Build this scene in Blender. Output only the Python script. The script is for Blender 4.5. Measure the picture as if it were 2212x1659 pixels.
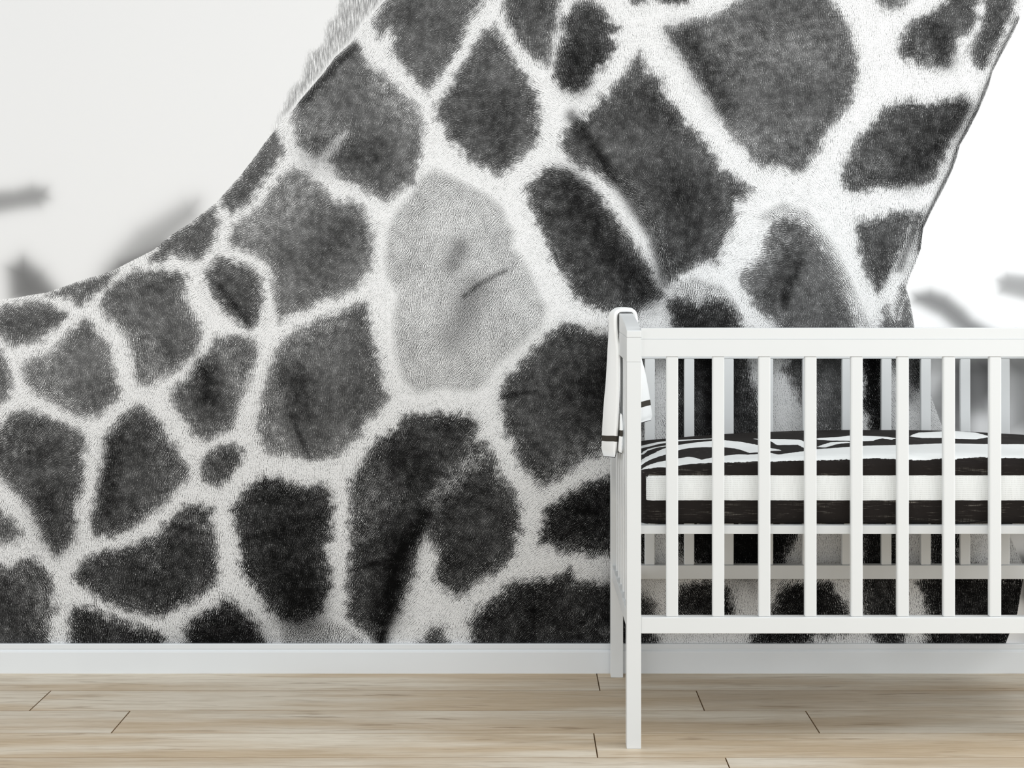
import bpy, bmesh, math, random
import numpy as np
from mathutils import Vector
random.seed(7); rng = np.random.default_rng(11)
sc = bpy.context.scene
for o in list(bpy.data.objects): bpy.data.objects.remove(o)
COL = sc.collection

# ------------------------------------------------------------ camera
# metres; x right, y into the room towards the papered wall, z up
# origin: floor below the camera axis, in the plane of the crib's front
cd = bpy.data.cameras.new('camera'); cam = bpy.data.objects.new('camera', cd); COL.objects.link(cam)
cam.location = (0, -3.8, 1.058); cam.rotation_euler = (math.radians(90), 0, 0)
cd.sensor_width = 36; cd.lens = 36 * 3800 / 2212
cd.shift_x = -12 / 2212; cd.shift_y = -269.5 / 2212
cd.clip_start = .05; cd.clip_end = 100
sc.camera = cam
# ------------------------------------------------------------ light
w = bpy.data.worlds.new('world'); sc.world = w; w.use_nodes = True
w.node_tree.nodes['Background'].inputs[0].default_value = (0.955, 0.985, 1.0, 1)
w.node_tree.nodes['Background'].inputs[1].default_value = 1.03
def area(name, loc, target, sx, sy, power, col=(1, 1, 1)):
    l = bpy.data.lights.new(name, 'AREA'); l.shape = 'RECTANGLE'; l.size = sx; l.size_y = sy
    l.energy = power; l.color = col
    o = bpy.data.objects.new(name, l); COL.objects.link(o); o.location = loc
    o.rotation_euler = (Vector(target) - Vector(loc)).to_track_quat('-Z', 'Y').to_euler(); return o
area('window_light', (4.2, -0.9, 1.7), (0.3, 0.1, 0.5), 0.8, 1.0, 95, (0.965, 0.985, 1.0))
area('front_fill_light', (0.6, -6.2, 1.3), (0.6, 0.5, 0.6), 6.0, 2.2, 52, (0.965, 0.985, 1.0))  # unseen fill, added to brighten the baseboard and the area under the crib
area('side_fill_light', (-4.4, -1.6, 1.5), (0.2, 0.4, 0.6), 1.8, 1.8, 78, (0.97, 0.985, 1.0))  # unseen fill from the left, added to lift the blanket's outer side
area('ceiling_light', (1.3, -1.3, 2.3), (1.2, -1.0, 0.0), 2.6, 1.0, 27, (0.965, 0.985, 1.0))
sc.view_settings.view_transform = 'Standard'; sc.view_settings.look = 'None'
sc.view_settings.exposure = -0.31; sc.view_settings.gamma = 1.0
sc.view_settings.use_curve_mapping = False

# ------------------------------------------------------------ node helpers
class NT:
    def __init__(s, name):
        s.m = bpy.data.materials.new(name); s.m.use_nodes = True
        s.t = s.m.node_tree; s.b = s.t.nodes['Principled BSDF']
    def n(s, typ, **kw):
        nd = s.t.nodes.new(typ)
        for k, v in kw.items(): setattr(nd, k, v)
        return nd
    def put(s, sock, v):
        if hasattr(v, 'links') or isinstance(v, bpy.types.NodeSocket): s.t.links.new(v, sock)
        else: sock.default_value = v
    def math(s, op, a, b=0.0, c=None, clamp=False):
        nd = s.n('ShaderNodeMath', operation=op, use_clamp=clamp)
        s.put(nd.inputs[0], a); s.put(nd.inputs[1], b)
        if c is not None: s.put(nd.inputs[2], c)
        return nd.outputs[0]
    def attr(s, name):
        nd = s.n('ShaderNodeAttribute', attribute_name=name); return nd.outputs['Fac']
    def ss(s, v, lo, hi, a=0.0, b=1.0):
        nd = s.n('ShaderNodeMapRange', interpolation_type='SMOOTHSTEP')
        s.put(nd.inputs[0], v); s.put(nd.inputs[1], lo); s.put(nd.inputs[2], hi)
        s.put(nd.inputs[3], a); s.put(nd.inputs[4], b); return nd.outputs[0]
    def mixf(s, f, a, b):
        nd = s.n('ShaderNodeMix', data_type='FLOAT'); s.put(nd.inputs[0], f); s.put(nd.inputs[2], a); s.put(nd.inputs[3], b)
        return nd.outputs[0]
    def mixc(s, f, a, b, blend='MIX'):
        nd = s.n('ShaderNodeMix', data_type='RGBA', blend_type=blend)
        s.put(nd.inputs[0], f); s.put(nd.inputs[6], a); s.put(nd.inputs[7], b); return nd.outputs[2]
    def noise(s, vec, scale, detail=2, rough=.5, dist=0.0, typ='3D'):
        nd = s.n('ShaderNodeTexNoise', noise_dimensions=typ)
        if vec is not None: s.put(nd.inputs['Vector'], vec)
        nd.inputs['Scale'].default_value = scale; nd.inputs['Detail'].default_value = detail
        nd.inputs['Roughness'].default_value = rough; nd.inputs['Distortion'].default_value = dist
        return nd.outputs[0]
    def mapping(s, vec, scale=(1, 1, 1), rot=(0, 0, 0), loc=(0, 0, 0)):
        nd = s.n('ShaderNodeMapping'); s.put(nd.inputs[0], vec)
        s.put(nd.inputs[1], loc); s.put(nd.inputs[2], rot); s.put(nd.inputs[3], scale); return nd.outputs[0]
    def grey(s, v):
        nd = s.n('ShaderNodeCombineColor'); [s.put(nd.inputs[i], v) for i in range(3)]; return nd.outputs[0]
    def obj(s): return s.n('ShaderNodeTexCoord').outputs['Object']

def lin(c): return tuple(((v / 255 + .055) / 1.055) ** 2.4 if v > 10 else v / 255 / 12.92 for v in c) + (1,)

def paint(name, col, rough=.4, spec=.35):
    q = NT(name); p = q.obj()
    f = q.noise(p, 9, 3)
    a = lin(col); b = tuple(x * .97 for x in a[:3]) + (1,)
    q.put(q.b.inputs['Base Color'], q.mixc(f, a, b)); q.b.inputs['Roughness'].default_value = rough
    q.b.inputs['Specular IOR Level'].default_value = spec
    bp = q.n('ShaderNodeBump'); bp.inputs['Strength'].default_value = .04; bp.inputs['Distance'].default_value = .001
    q.put(bp.inputs['Height'], q.noise(p, 180, 2)); q.put(q.b.inputs['Normal'], bp.outputs[0])
    return q.m
M_CRIB = paint('white_lacquer', (220, 222, 222), .38)
M_BASE = paint('baseboard_paint', (224, 227, 229), .45)
M_WALL = paint('wall_plaster', (232, 232, 230), .7)
M_DARK = paint('subfloor', (92, 78, 62), .8)

# ------------------------------------------------------------ mesh helpers
def link(name, me, mat, parent=None, smooth=False):
    if mat and not me.materials: me.materials.append(mat)
    if smooth:
        for p in me.polygons: p.use_smooth = True
    o = bpy.data.objects.new(name, me); COL.objects.link(o)
    if parent: o.parent = parent
    return o
def box_mesh(name, x0, x1, y0, y1, z0, z1, bev=.0015, seg=2, org=None):
    """box given in world extents; org = pivot taken off the coordinates"""
    bm = bmesh.new(); bmesh.ops.create_cube(bm, size=1)
    ox, oy, oz = org or (0, 0, 0)
    for v in bm.verts:
        v.co = ((x0 + x1) / 2 + v.co.x * (x1 - x0) - ox, (y0 + y1) / 2 + v.co.y * (y1 - y0) - oy, (z0 + z1) / 2 + v.co.z * (z1 - z0) - oz)
    if bev: bmesh.ops.bevel(bm, geom=bm.edges[:], offset=bev, segments=seg, affect='EDGES', profile=.6)
    me = bpy.data.meshes.new(name); bm.to_mesh(me); bm.free(); return me
def prism_x(name, prof, x0, x1, bev=0, seg=1, org=(0, 0, 0)):
    """closed (y,z) profile extruded along x"""
    bm = bmesh.new(); ox, oy, oz = org
    a = [bm.verts.new((x0 - ox, y - oy, z - oz)) for y, z in prof]; b = [bm.verts.new((x1 - ox, y - oy, z - oz)) for y, z in prof]
    n = len(prof)
    for i in range(n): bm.faces.new((a[i], a[(i + 1) % n], b[(i + 1) % n], b[i]))
    bm.faces.new(a[::-1]); bm.faces.new(b)
    bmesh.ops.recalc_face_normals(bm, faces=bm.faces[:])
    if bev:
        es = [e for e in bm.edges if e.calc_face_angle(0) > .6]
        bmesh.ops.bevel(bm, geom=es, offset=bev, segments=seg, affect='EDGES', profile=.6)
    me = bpy.data.meshes.new(name); bm.to_mesh(me); bm.free(); return me
def tag(o, label=None, cat=None, group=None, kind=None):
    if label: o['label'] = label
    if cat: o['category'] = cat
    if group: o['group'] = group
    if kind: o['kind'] = kind
    return o
def empty(name, loc):
    o = bpy.data.objects.new(name, None); COL.objects.link(o); o.location = loc; o.empty_display_size = .1; return o
def grid_mesh(name, P, closed_u=False, closed_v=False):
    """P: (nu, nv, 3) array -> quads"""
    nu, nv = P.shape[:2]; me = bpy.data.meshes.new(name)
    idx = np.arange(nu * nv).reshape(nu, nv)
    A = idx if not closed_u else np.vstack([idx, idx[:1]])
    A = A if not closed_v else np.hstack([A, A[:, :1]])
    F = np.stack([A[:-1, :-1], A[1:, :-1], A[1:, 1:], A[:-1, 1:]], -1).reshape(-1, 4)
    me.vertices.add(nu * nv); me.vertices.foreach_set('co', P.reshape(-1).astype(np.float32))
    me.loops.add(F.size); me.loops.foreach_set('vertex_index', F.reshape(-1).astype(np.int32))
    me.polygons.add(len(F)); me.polygons.foreach_set('loop_start', np.arange(0, F.size, 4, dtype=np.int32))
    me.polygons.foreach_set('loop_total', np.full(len(F), 4, dtype=np.int32))
    me.update(calc_edges=True); return me
def fattr(me, name, arr):
    a = me.attributes.new(name, 'FLOAT', 'POINT'); a.data.foreach_set('value', np.asarray(arr, np.float32).reshape(-1))
def poly_sd(px, py, poly):
    """signed distance of points to a polygon, positive inside"""
    P = np.asarray(poly, float); Q = np.roll(P, -1, 0)
    d2 = np.full(px.shape, 1e12); ins = np.zeros(px.shape, bool)
    for (ax, ay), (bx, by) in zip(P, Q):
        ex, ey = bx - ax, by - ay; L = ex * ex + ey * ey
        if L == 0: continue
        t = np.clip(((px - ax) * ex + (py - ay) * ey) / L, 0, 1)
        d2 = np.minimum(d2, (px - ax - t * ex) ** 2 + (py - ay - t * ey) ** 2)
        c = (ay > py) != (by > py)
        if ey != 0: ins ^= c & (px < ex * (py - ay) / ey + ax)
    d = np.sqrt(d2); return np.where(ins, d, -d)
def line_d(px, py, pts):
    d2 = np.full(px.shape, 1e12)
    for (ax, ay), (bx, by) in zip(pts[:-1], pts[1:]):
        ex, ey = bx - ax, by - ay; L = ex * ex + ey * ey
        t = np.clip(((px - ax) * ex + (py - ay) * ey) / L, 0, 1)
        d2 = np.minimum(d2, (px - ax - t * ex) ** 2 + (py - ay - t * ey) ** 2)
    return np.sqrt(d2)

# ------------------------------------------------------------ floor of oak planks
def plank_mat():
    q = NT('oak_laminate'); p = q.obj(); oi = q.n('ShaderNodeObjectInfo')
    rnd = oi.outputs['Random']
    off = q.n('ShaderNodeCombineXYZ'); q.put(off.inputs[0], q.math('MULTIPLY', rnd, 37)); q.put(off.inputs[1], q.math('MULTIPLY', rnd, 91)); q.put(off.inputs[2], q.math('MULTIPLY', rnd, 13))
    va = q.n('ShaderNodeVectorMath', operation='ADD'); q.put(va.inputs[0], p); q.put(va.inputs[1], off.outputs[0]); v = va.outputs[0]
    wob = q.n('ShaderNodeVectorMath', operation='MULTIPLY_ADD')
    nz = q.n('ShaderNodeTexNoise'); q.put(nz.inputs['Vector'], q.mapping(v, (3.2, 9, 1))); nz.inputs['Scale'].default_value = 1.0; nz.inputs['Detail'].default_value = 3
    q.put(wob.inputs[0], nz.outputs['Color']); wob.inputs[1].default_value = (0, .045, 0); q.put(wob.inputs[2], v)
    u = wob.outputs[0]
    fine = q.noise(q.mapping(u, (16, 300, 1)), 1.0, 4, .6)
    mid = q.noise(q.mapping(u, (4.2, 62, 1)), 1.0, 4, .6)
    big = q.noise(q.mapping(v, (1.2, 9, 1)), 1.0, 3, .5)
    blot = q.noise(q.mapping(u, (5.5, 42, 1), loc=(4, 2, 0)), 1.0, 3, .55)
    knot = q.ss(blot, .60, .74)
    pore = q.noise(q.mapping(u, (26, 620, 1)), 1.0, 3, .7)
    base = q.mixc(q.ss(big, .36, .64), lin((217, 207, 190)), lin((194, 175, 149)))
    base = q.mixc(q.math('MULTIPLY', q.ss(mid, .44, .72), .40), base, lin((158, 136, 108)))
    base = q.mixc(q.math('MULTIPLY', q.ss(fine, .45, .75), .28), base, lin((162, 142, 118)))
    base = q.mixc(q.math('MULTIPLY', q.ss(pore, .52, .78), .30), base, lin((150, 132, 110)))
    base = q.mixc(q.math('MULTIPLY', q.ss(fine, .5, .25), .20), base, lin((232, 225, 212)))
    base = q.mixc(q.math('MULTIPLY', knot, .6), base, lin((132, 110, 86)))
    hs = q.n('ShaderNodeHueSaturation'); q.put(hs.inputs['Color'], base)
    q.put(hs.inputs['Value'], q.math('MULTIPLY_ADD', rnd, .07, .945)); q.put(hs.inputs['Saturation'], q.math('MULTIPLY_ADD', rnd, .12, .96))
    q.put(q.b.inputs['Base Color'], hs.outputs[0])
    q.put(q.b.inputs['Roughness'], q.math('MULTIPLY_ADD', fine, .12, .34)); q.b.inputs['Specular IOR Level'].default_value = .10
    bp = q.n('ShaderNodeBump'); bp.inputs['Strength'].default_value = .12; bp.inputs['Distance'].default_value = .001
    q.put(bp.inputs['Height'], fine); q.put(q.b.inputs['Normal'], bp.outputs[0])
    return q.m
M_PLANK = plank_mat(); M_GROOVE = paint('stained_groove', (136, 114, 88), .7, .1)
FX0, FX1, FY0, FY1 = -3.4, 3.6, -4.6, .707
floor = link('floor', box_mesh('floor', FX0, FX1, FY0, FY1 + .1, -.06, -.0085, 0), M_DARK)
tag(floor, 'light oak plank floor below the giraffe wall', kind='structure')
PW, PL, GAP = .1932, 1.582, .0007
plank_cache = {}
rowoff = {0: .202, 1: .438, 2: .6745, 3: .170, 4: .441}
k = 0; ytop = .7055
y1 = ytop
while y1 > FY0:
    y0 = .5135 - PW * k
    off = rowoff.get(k, random.uniform(0, PL))
    xs = off - PL * 3
    while xs < FX1:
        a, b = max(xs, FX0), min(xs + PL, FX1)
        if b - a > .05:
            key = (round(b - a, 3), round(y1 - y0, 3))
            if key not in plank_cache:
                pm = box_mesh('plank', -(b - a) / 2 + GAP, (b - a) / 2 - GAP, -(y1 - y0) / 2 + GAP * 1.0, (y1 - y0) / 2 - GAP * 1.0, -.0085, 0, .0009, 1)
                pm.materials.append(M_PLANK); pm.materials.append(M_GROOVE)      # the pressed V-groove is stained darker
                for f in pm.polygons: f.material_index = 0 if f.normal.z > .95 else 1
                plank_cache[key] = pm
            o = link('plank', plank_cache[key], M_PLANK, floor); o.location = ((a + b) / 2, (y0 + y1) / 2, 0)
        xs += PL
    y1 = y0; k += 1

# ------------------------------------------------------------ wall and baseboard
WX0, WX1 = -2.6, 3.0
wall = tag(link('wall_back', box_mesh('wall_back', FX0, FX1, .707, .80, -.0, 2.6, 0), M_WALL), kind='structure')
bprof = [(.7068, 0), (.6916, 0), (.6916, .0535), (.6925, .0568), (.6952, .0588), (.6966, .0600), (.6966, .0612), (.6952, .0622), (.6950, .0728), (.6962, .0746), (.7068, .0746)]
bb = tag(link('baseboard_back', prism_x('baseboard_back', bprof, FX0, FX1), M_BASE), 'white moulded baseboard under the giraffe mural', kind='structure')

# ------------------------------------------------------------ giraffe photo wallpaper
# The print is laid out in its own raster (one unit = 1.186 mm on the wall, x right, y down)
PS = 1.18605e-3
def px2w(x, y): return ((x - 1118) * PS, 1.058 - (y - 560) * PS)
# dark coat patches: (tone 0-1, outline)
PATCH = [
(.35, [(836,-60),(1060,-60),(1046,0),(1031,20),(1012,42),(1008,66),(997,96),(985,119),(965,147),(940,180),(925,197),(912,190),(887,162),(866,137),(846,111),(849,84),(841,63),(820,80),(811,56),(816,23),(836,0)]),
(.37, [(768,96),(785,112),(795,140),(831,162),(854,185),(882,210),(902,238),(912,266),(915,299),(909,337),(899,365),(897,395),(884,400),(861,413),(836,438),(815,425),(780,408),(765,402),(732,380),(712,347),(732,311),(748,284),(727,304),(702,324),(682,337),(659,324),(639,314),(636,268),(634,240),(646,220),(671,192),(697,162),(725,124)]),
(.32, [(1071,58),(1044,71),(1026,96),(1006,127),(985,157),(975,182),(960,205),(940,235),(945,258),(960,271),(965,299),(995,321),(1013,347),(1046,362),(1082,380),(1100,365),(1125,339),(1151,316),(1168,296),(1161,266),(1168,238),(1161,210),(1145,175),(1115,137),(1100,111),(1085,84)]),
(.30, [(1085,-60),(1215,-60),(1209,0),(1203,50),(1196,85),(1193,115),(1186,145),(1156,127),(1133,106),(1115,86),(1100,58),(1090,30)]),
(.25, [(1242,8),(1277,5),(1297,15),(1318,46),(1338,61),(1318,78),(1333,96),(1325,114),(1310,142),(1287,160),(1265,190),(1239,203),(1211,192),(1196,167),(1199,137),(1209,101),(1219,71),(1211,46),(1227,25)]),
(.29, [(1381,111),(1391,137),(1399,162),(1434,167),(1434,197),(1447,220),(1470,233),(1480,268),(1505,286),(1525,309),(1541,332),(1556,365),(1581,377),(1604,395),(1622,415),(1591,438),(1586,471),(1573,509),(1558,537),(1546,567),(1515,565),(1495,582),(1467,600),(1447,608),(1429,592),(1424,562),(1416,527),(1411,501),(1394,484),(1381,458),(1361,430),(1340,405),(1318,395),(1287,372),(1257,365),(1227,339),(1209,314),(1219,286),(1239,263),(1262,256),(1265,243),(1290,228),(1292,210),(1318,208),(1320,187),(1335,175),(1353,162),(1363,134)]),
(.27, [(1196,359),(1176,365),(1151,390),(1135,415),(1148,446),(1161,484),(1186,534),(1191,557),(1209,582),(1229,610),(1234,635),(1262,658),(1297,673),(1323,678),(1378,684),(1384,668),(1404,653),(1436,640),(1422,618),(1414,592),(1396,562),(1378,542),(1353,501),(1328,468),(1303,433),(1282,405),(1257,387),(1232,370)]),
(.23, [(1439,648),(1459,640),(1505,656),(1543,643),(1568,648),(1589,668),(1601,691),(1606,720),(1622,800),(1640,870),(1650,960),(1440,960),(1455,850),(1445,800),(1460,740),(1449,691)]),
(.34, [(1698,465),(1728,473),(1758,506),(1784,542),(1804,577),(1819,608),(1829,643),(1839,668),(1850,712),(1848,780),(1842,860),(1838,940),(1750,945),(1752,850),(1735,790),(1690,770),(1677,700),(1652,686),(1637,671),(1624,653),(1606,623),(1600,600),(1619,577),(1644,557),(1650,520),(1667,484)]),
(.28, [(1849,478),(1880,478),(1918,461),(1963,456),(1981,461),(1966,491),(1956,522),(1943,557),(1928,590),(1913,615),(1900,635),(1887,623),(1870,587),(1862,557),(1852,522)]),
(.33, [(1957,628),(1966,651),(1976,708),(1990,780),(2005,840),(1992,850),(1965,830),(1920,780),(1900,712),(1905,680),(1915,660),(1930,690),(1942,650),(1950,625)]),
(.34, [(1432,61),(1459,106),(1480,134),(1497,162),(1518,192),(1540,220),(1551,248),(1573,283),(1604,319),(1626,349),(1652,362),(1684,360),(1715,375),(1738,370),(1753,347),(1768,324),(1789,283),(1814,256),(1839,223),(1849,187),(1854,152),(1852,114),(1842,90),(1837,68),(1824,38),(1804,15),(1794,0),(1780,-60),(1600,-60),(1600,0),(1581,8),(1556,28),(1518,40),(1485,48),(1462,61)]),
(.26, [(1415,-60),(1500,-60),(1485,3),(1458,10),(1435,6),(1417,0)]),
(.30, [(1362,-30),(1402,-30),(1395,5),(1380,12),(1365,3)]),
(.38, [(1885,-60),(1975,-60),(1961,0),(1951,15),(1925,23),(1905,15),(1895,0)]),
(.30, [(1963,53),(1986,38),(2017,23),(2040,0),(2050,-60),(2115,-60),(2110,0),(2113,46),(2095,71),(2067,89),(2062,111),(2047,142),(2027,149),(1991,142),(1951,129),(1938,109),(1946,84)]),
(.29, [(2128,-60),(2215,-60),(2189,0),(2191,30),(2174,71),(2156,106),(2138,142),(2125,154),(2108,144),(2092,116),(2103,84),(2120,51),(2126,0)]),
(.28, [(1936,220),(1968,216),(2001,223),(2047,213),(2082,210),(2103,223),(2092,248),(2077,278),(2055,309),(2042,339),(2022,385),(2000,402),(1966,400),(1930,408),(1905,405),(1870,412),(1844,420),(1824,408),(1819,387),(1824,359),(1834,337),(1849,314),(1860,289),(1880,273),(1895,251),(1908,238)]),
(.33, [(606,299),(611,329),(593,359),(573,387),(550,415),(552,428),(516,451),(496,463),(481,448),(478,425),(500,400),(519,378),(539,352),(560,324),(575,302),(590,280)]),
(.33, [(461,446),(473,481),(463,514),(451,542),(435,562),(395,556),(375,550),(354,562),(324,567),(327,549),(354,520),(375,502),(405,484),(430,464)]),
(.33, [(255,584),(240,608),(212,630),(192,648),(175,661),(152,646),(120,640),(101,638),(142,619),(185,604),(223,593)]),
(.34, [(-60,668),(0,671),(15,661),(51,653),(84,651),(114,661),(142,673),(149,684),(132,701),(109,719),(86,734),(58,742),(30,749),(13,737),(0,727),(-60,720)]),
(.36, [(182,686),(203,704),(220,727),(238,754),(243,792),(251,815),(258,835),(263,850),(245,874),(219,895),(191,902),(161,895),(130,882),(104,865),(74,850),(59,826),(50,800),(51,785),(71,772),(101,765),(127,749),(137,729),(162,704)]),
(.34, [(215,661),(228,628),(253,603),(291,587),(342,580),(390,585),(405,603),(397,628),(403,656),(415,678),(430,701),(435,729),(425,759),(405,782),(375,803),(347,817),(321,833),(302,830),(291,813),(286,787),(281,754),(273,716),(256,709),(235,689)]),
(.30, [(476,554),(509,565),(539,577),(552,585),(563,603),(568,640),(565,678),(555,701),(534,709),(506,689),(481,673),(463,646),(446,618),(446,585)]),
(.37, [(636,365),(659,372),(677,390),(702,410),(712,430),(742,438),(765,433),(783,451),(793,471),(801,501),(808,537),(803,572),(785,600),(765,625),(727,640),(687,653),(661,671),(626,681),(603,691),(596,678),(593,640),(590,603),(575,565),(550,549),(532,544),(501,532),(494,511),(506,486),(537,466),(560,446),(585,410),(610,380)]),
(.33, [(793,651),(796,678),(801,704),(808,734),(818,775),(826,815),(827,833),(842,856),(827,872),(816,893),(794,904),(786,930),(764,952),(740,974),(714,991),(690,995),(664,993),(638,984),(599,982),(575,976),(564,952),(555,930),(555,904),(564,882),(568,854),(575,826),(582,800),(588,780),(601,749),(621,724),(656,706),(692,686),(737,671),(770,658)]),
(.32, [(463,732),(501,724),(534,727),(552,747),(556,765),(545,800),(530,840),(517,870),(508,904),(501,926),(473,939),(460,948),(434,950),(412,935),(404,913),(386,893),(373,865),(371,841),(391,824),(408,811),(415,800),(430,780),(451,759)]),
(.28, [(-60,930),(0,921),(17,900),(48,885),(82,891),(113,904),(143,917),(171,932),(187,952),(180,971),(178,991),(184,1010),(182,1034),(180,1056),(169,1080),(161,1099),(165,1125),(161,1147),(152,1175),(135,1193),(125,1210),(108,1188),(93,1160),(80,1132),(69,1100),(54,1084),(43,1069),(17,1050),(0,1028),(-60,1000)]),
(.27, [(293,880),(315,885),(330,900),(352,917),(356,939),(378,958),(388,987),(408,1008),(406,1032),(388,1050),(373,1067),(349,1091),(326,1110),(304,1130),(278,1145),(260,1156),(228,1162),(206,1160),(195,1145),(193,1117),(202,1097),(204,1076),(213,1039),(219,1006),(228,974),(226,948),(243,926),(260,902),(276,887)]),
(.26, [(432,1021),(438,995),(456,974),(478,962),(503,961),(523,974),(521,995),(508,1017),(497,1034),(475,1050),(447,1045),(436,1035)]),
(.19, [(501,1100),(516,1080),(532,1056),(564,1030),(603,1030),(616,1041),(660,1050),(688,1045),(712,1060),(718,1084),(718,1115),(714,1145),(720,1162),(701,1178),(710,1202),(707,1219),(718,1230),(712,1254),(716,1275),(705,1301),(699,1323),(677,1338),(642,1349),(612,1347),(599,1332),(577,1314),(569,1297),(549,1275),(542,1260),(523,1247),(519,1221),(521,1193),(512,1167),(506,1123)]),
(.22, [(872,898),(900,893),(920,893),(946,891),(985,895),(1013,893),(1024,904),(1033,917),(1026,930),(1028,950),(1048,956),(1059,978),(1072,995),(1078,1028),(1096,1045),(1111,1065),(1115,1084),(1126,1099),(1124,1126),(1126,1147),(1111,1156),(1115,1175),(1107,1202),(1094,1215),(1076,1236),(1055,1247),(1028,1258),(1013,1275),(994,1288),(981,1288),(968,1275),(946,1262),(937,1249),(942,1221),(944,1197),(933,1175),(922,1150),(908,1178),(898,1215),(894,1245),(885,1267),(872,1297),(866,1323),(840,1340),(825,1362),(822,1388),(792,1371),(775,1358),(749,1336),(749,1314),(753,1286),(749,1264),(753,1241),(757,1223),(753,1197),(757,1167),(753,1141),(757,1113),(757,1071),(757,1039),(770,1017),(786,995),(799,969),(812,952),(833,935),(859,922)]),
(.26, [(1219,699),(1247,701),(1277,714),(1315,727),(1380,740),(1395,800),(1392,900),(1360,965),(1306,978),(1276,991),(1245,1008),(1219,1028),(1191,1043),(1170,1056),(1148,1030),(1124,1008),(1113,980),(1107,952),(1091,935),(1087,913),(1083,887),(1081,859),(1085,833),(1094,811),(1108,805),(1133,777),(1163,742),(1194,716)]),
(.15, [(1176,1112),(1180,1097),(1202,1082),(1235,1060),(1267,1045),(1317,1028),(1392,1008),(1400,1100),(1402,1180),(1392,1225),(1317,1202),(1278,1202),(1250,1195),(1211,1193),(1189,1182),(1165,1178),(1163,1156),(1172,1134)]),
(.18, [(1124,1254),(1159,1251),(1191,1245),(1209,1243),(1228,1230),(1241,1236),(1245,1254),(1278,1258),(1317,1264),(1360,1275),(1395,1288),(1412,1310),(1420,1392),(1425,1440),(1010,1440),(1013,1390),(1018,1369),(1015,1345),(1028,1323),(1046,1304),(1072,1288),(1087,1275),(1091,1264),(1111,1260)]),
(.26, [(905,1392),(915,1372),(933,1358),(953,1356),(963,1375),(968,1400),(900,1420)]),
(.24, [(-60,1230),(0,1223),(13,1230),(39,1215),(65,1202),(82,1212),(104,1230),(111,1251),(117,1275),(111,1293),(119,1314),(108,1336),(104,1356),(111,1382),(112,1440),(-60,1440)]),
(.34, [(-60,1090),(0,1097),(13,1108),(43,1143),(48,1156),(33,1171),(13,1175),(-60,1180)]),
(.21, [(158,1251),(165,1234),(178,1215),(195,1202),(228,1189),(260,1184),(293,1175),(315,1162),(339,1156),(356,1132),(375,1117),(397,1093),(423,1087),(458,1097),(458,1130),(464,1162),(467,1195),(473,1230),(467,1260),(445,1280),(423,1293),(397,1308),(373,1321),(352,1332),(326,1330),(289,1323),(260,1314),(234,1304),(206,1288),(187,1273)]),
(.18, [(152,1323),(161,1310),(195,1312),(221,1325),(250,1338),(278,1347),(315,1356),(343,1362),(360,1380),(365,1440),(150,1440),(150,1347)]),
(.14, [(401,1384),(401,1360),(412,1338),(447,1323),(473,1306),(486,1288),(503,1301),(527,1321),(545,1338),(562,1354),(564,1369),(575,1384),(575,1440),(395,1440)]),
(.34, [(-60,750),(0,754),(15,787),(24,820),(24,835),(17,854),(0,872),(-60,880)]),
(.10, [(1400,960),(1720,960),(1722,1150),(1692,1220),(1660,1235),(1600,1230),(1550,1245),(1500,1215),(1470,1190),(1462,1150),(1440,1140),(1402,1100)]),
(.14, [(1450,1290),(1480,1262),(1540,1250),(1580,1275),(1590,1330),(1570,1345),(1500,1350),(1450,1330)]),
(.12, [(1675,1285),(1700,1258),(1740,1250),(1800,1262),(1815,1290),(1835,1330),(1850,1360),(1760,1375),(1735,1400),(1610,1400),(1625,1370),(1665,1340)]),
(.16, [(1850,1100),(1945,1100),(1950,1200),(1945,1300),(1965,1340),(1950,1400),(1900,1400),(1880,1370),(1855,1300),(1860,1230)]),
(.13, [(2000,1100),(2080,1100),(2075,1215),(2130,1240),(2230,1240),(2225,1330),(2190,1392),(2165,1440),(1990,1440),(2000,1330),(1985,1260),(2010,1215)]),
(.30, [(1702,765),(1745,765),(1748,900),(1728,860),(1712,830),(1695,800)]),
(.12, [(1862,770),(1915,765),(1900,840),(1908,930),(1925,960),(1890,960),(1862,870)]),
]
# the pale grey patch and a few half-tone areas: (strength, core tone, outline)
GREYS = [
(.46, .36, [(940,365),(1000,395),(1050,420),(1085,450),(1095,480),(1110,500),(1105,535),(1130,560),(1150,600),(1165,640),(1180,665),(1170,700),(1140,730),(1110,760),(1070,790),(1050,830),(1020,845),(960,838),(900,848),(872,820),(858,780),(850,720),(850,680),(862,640),(838,600),(832,560),(838,500),(858,455),(890,420),(910,385)]),
(.60, .30, [(612,1356),(700,1342),(740,1350),(780,1380),(795,1440),(610,1440)]),
(.55, .30, [(1960,470),(2003,445),(2000,500),(1990,560),(1965,605),(1960,660),(1935,700),(1925,690),(1945,620),(1970,560)]),
(.50, .30, [(1640,470),(1690,440),(1740,455),(1800,530),(1850,640),(1880,708),(1850,708),(1790,560),(1720,480),(1670,480)]),
(.45, .25, [(1450,612),(1500,600),(1560,620),(1590,660),(1520,662),(1450,645)]),
(.35, .30, [(2120,180),(2140,150),(2115,240),(2075,330),(2030,430),(2010,440),(2045,350),(2090,260)]),
]
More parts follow.
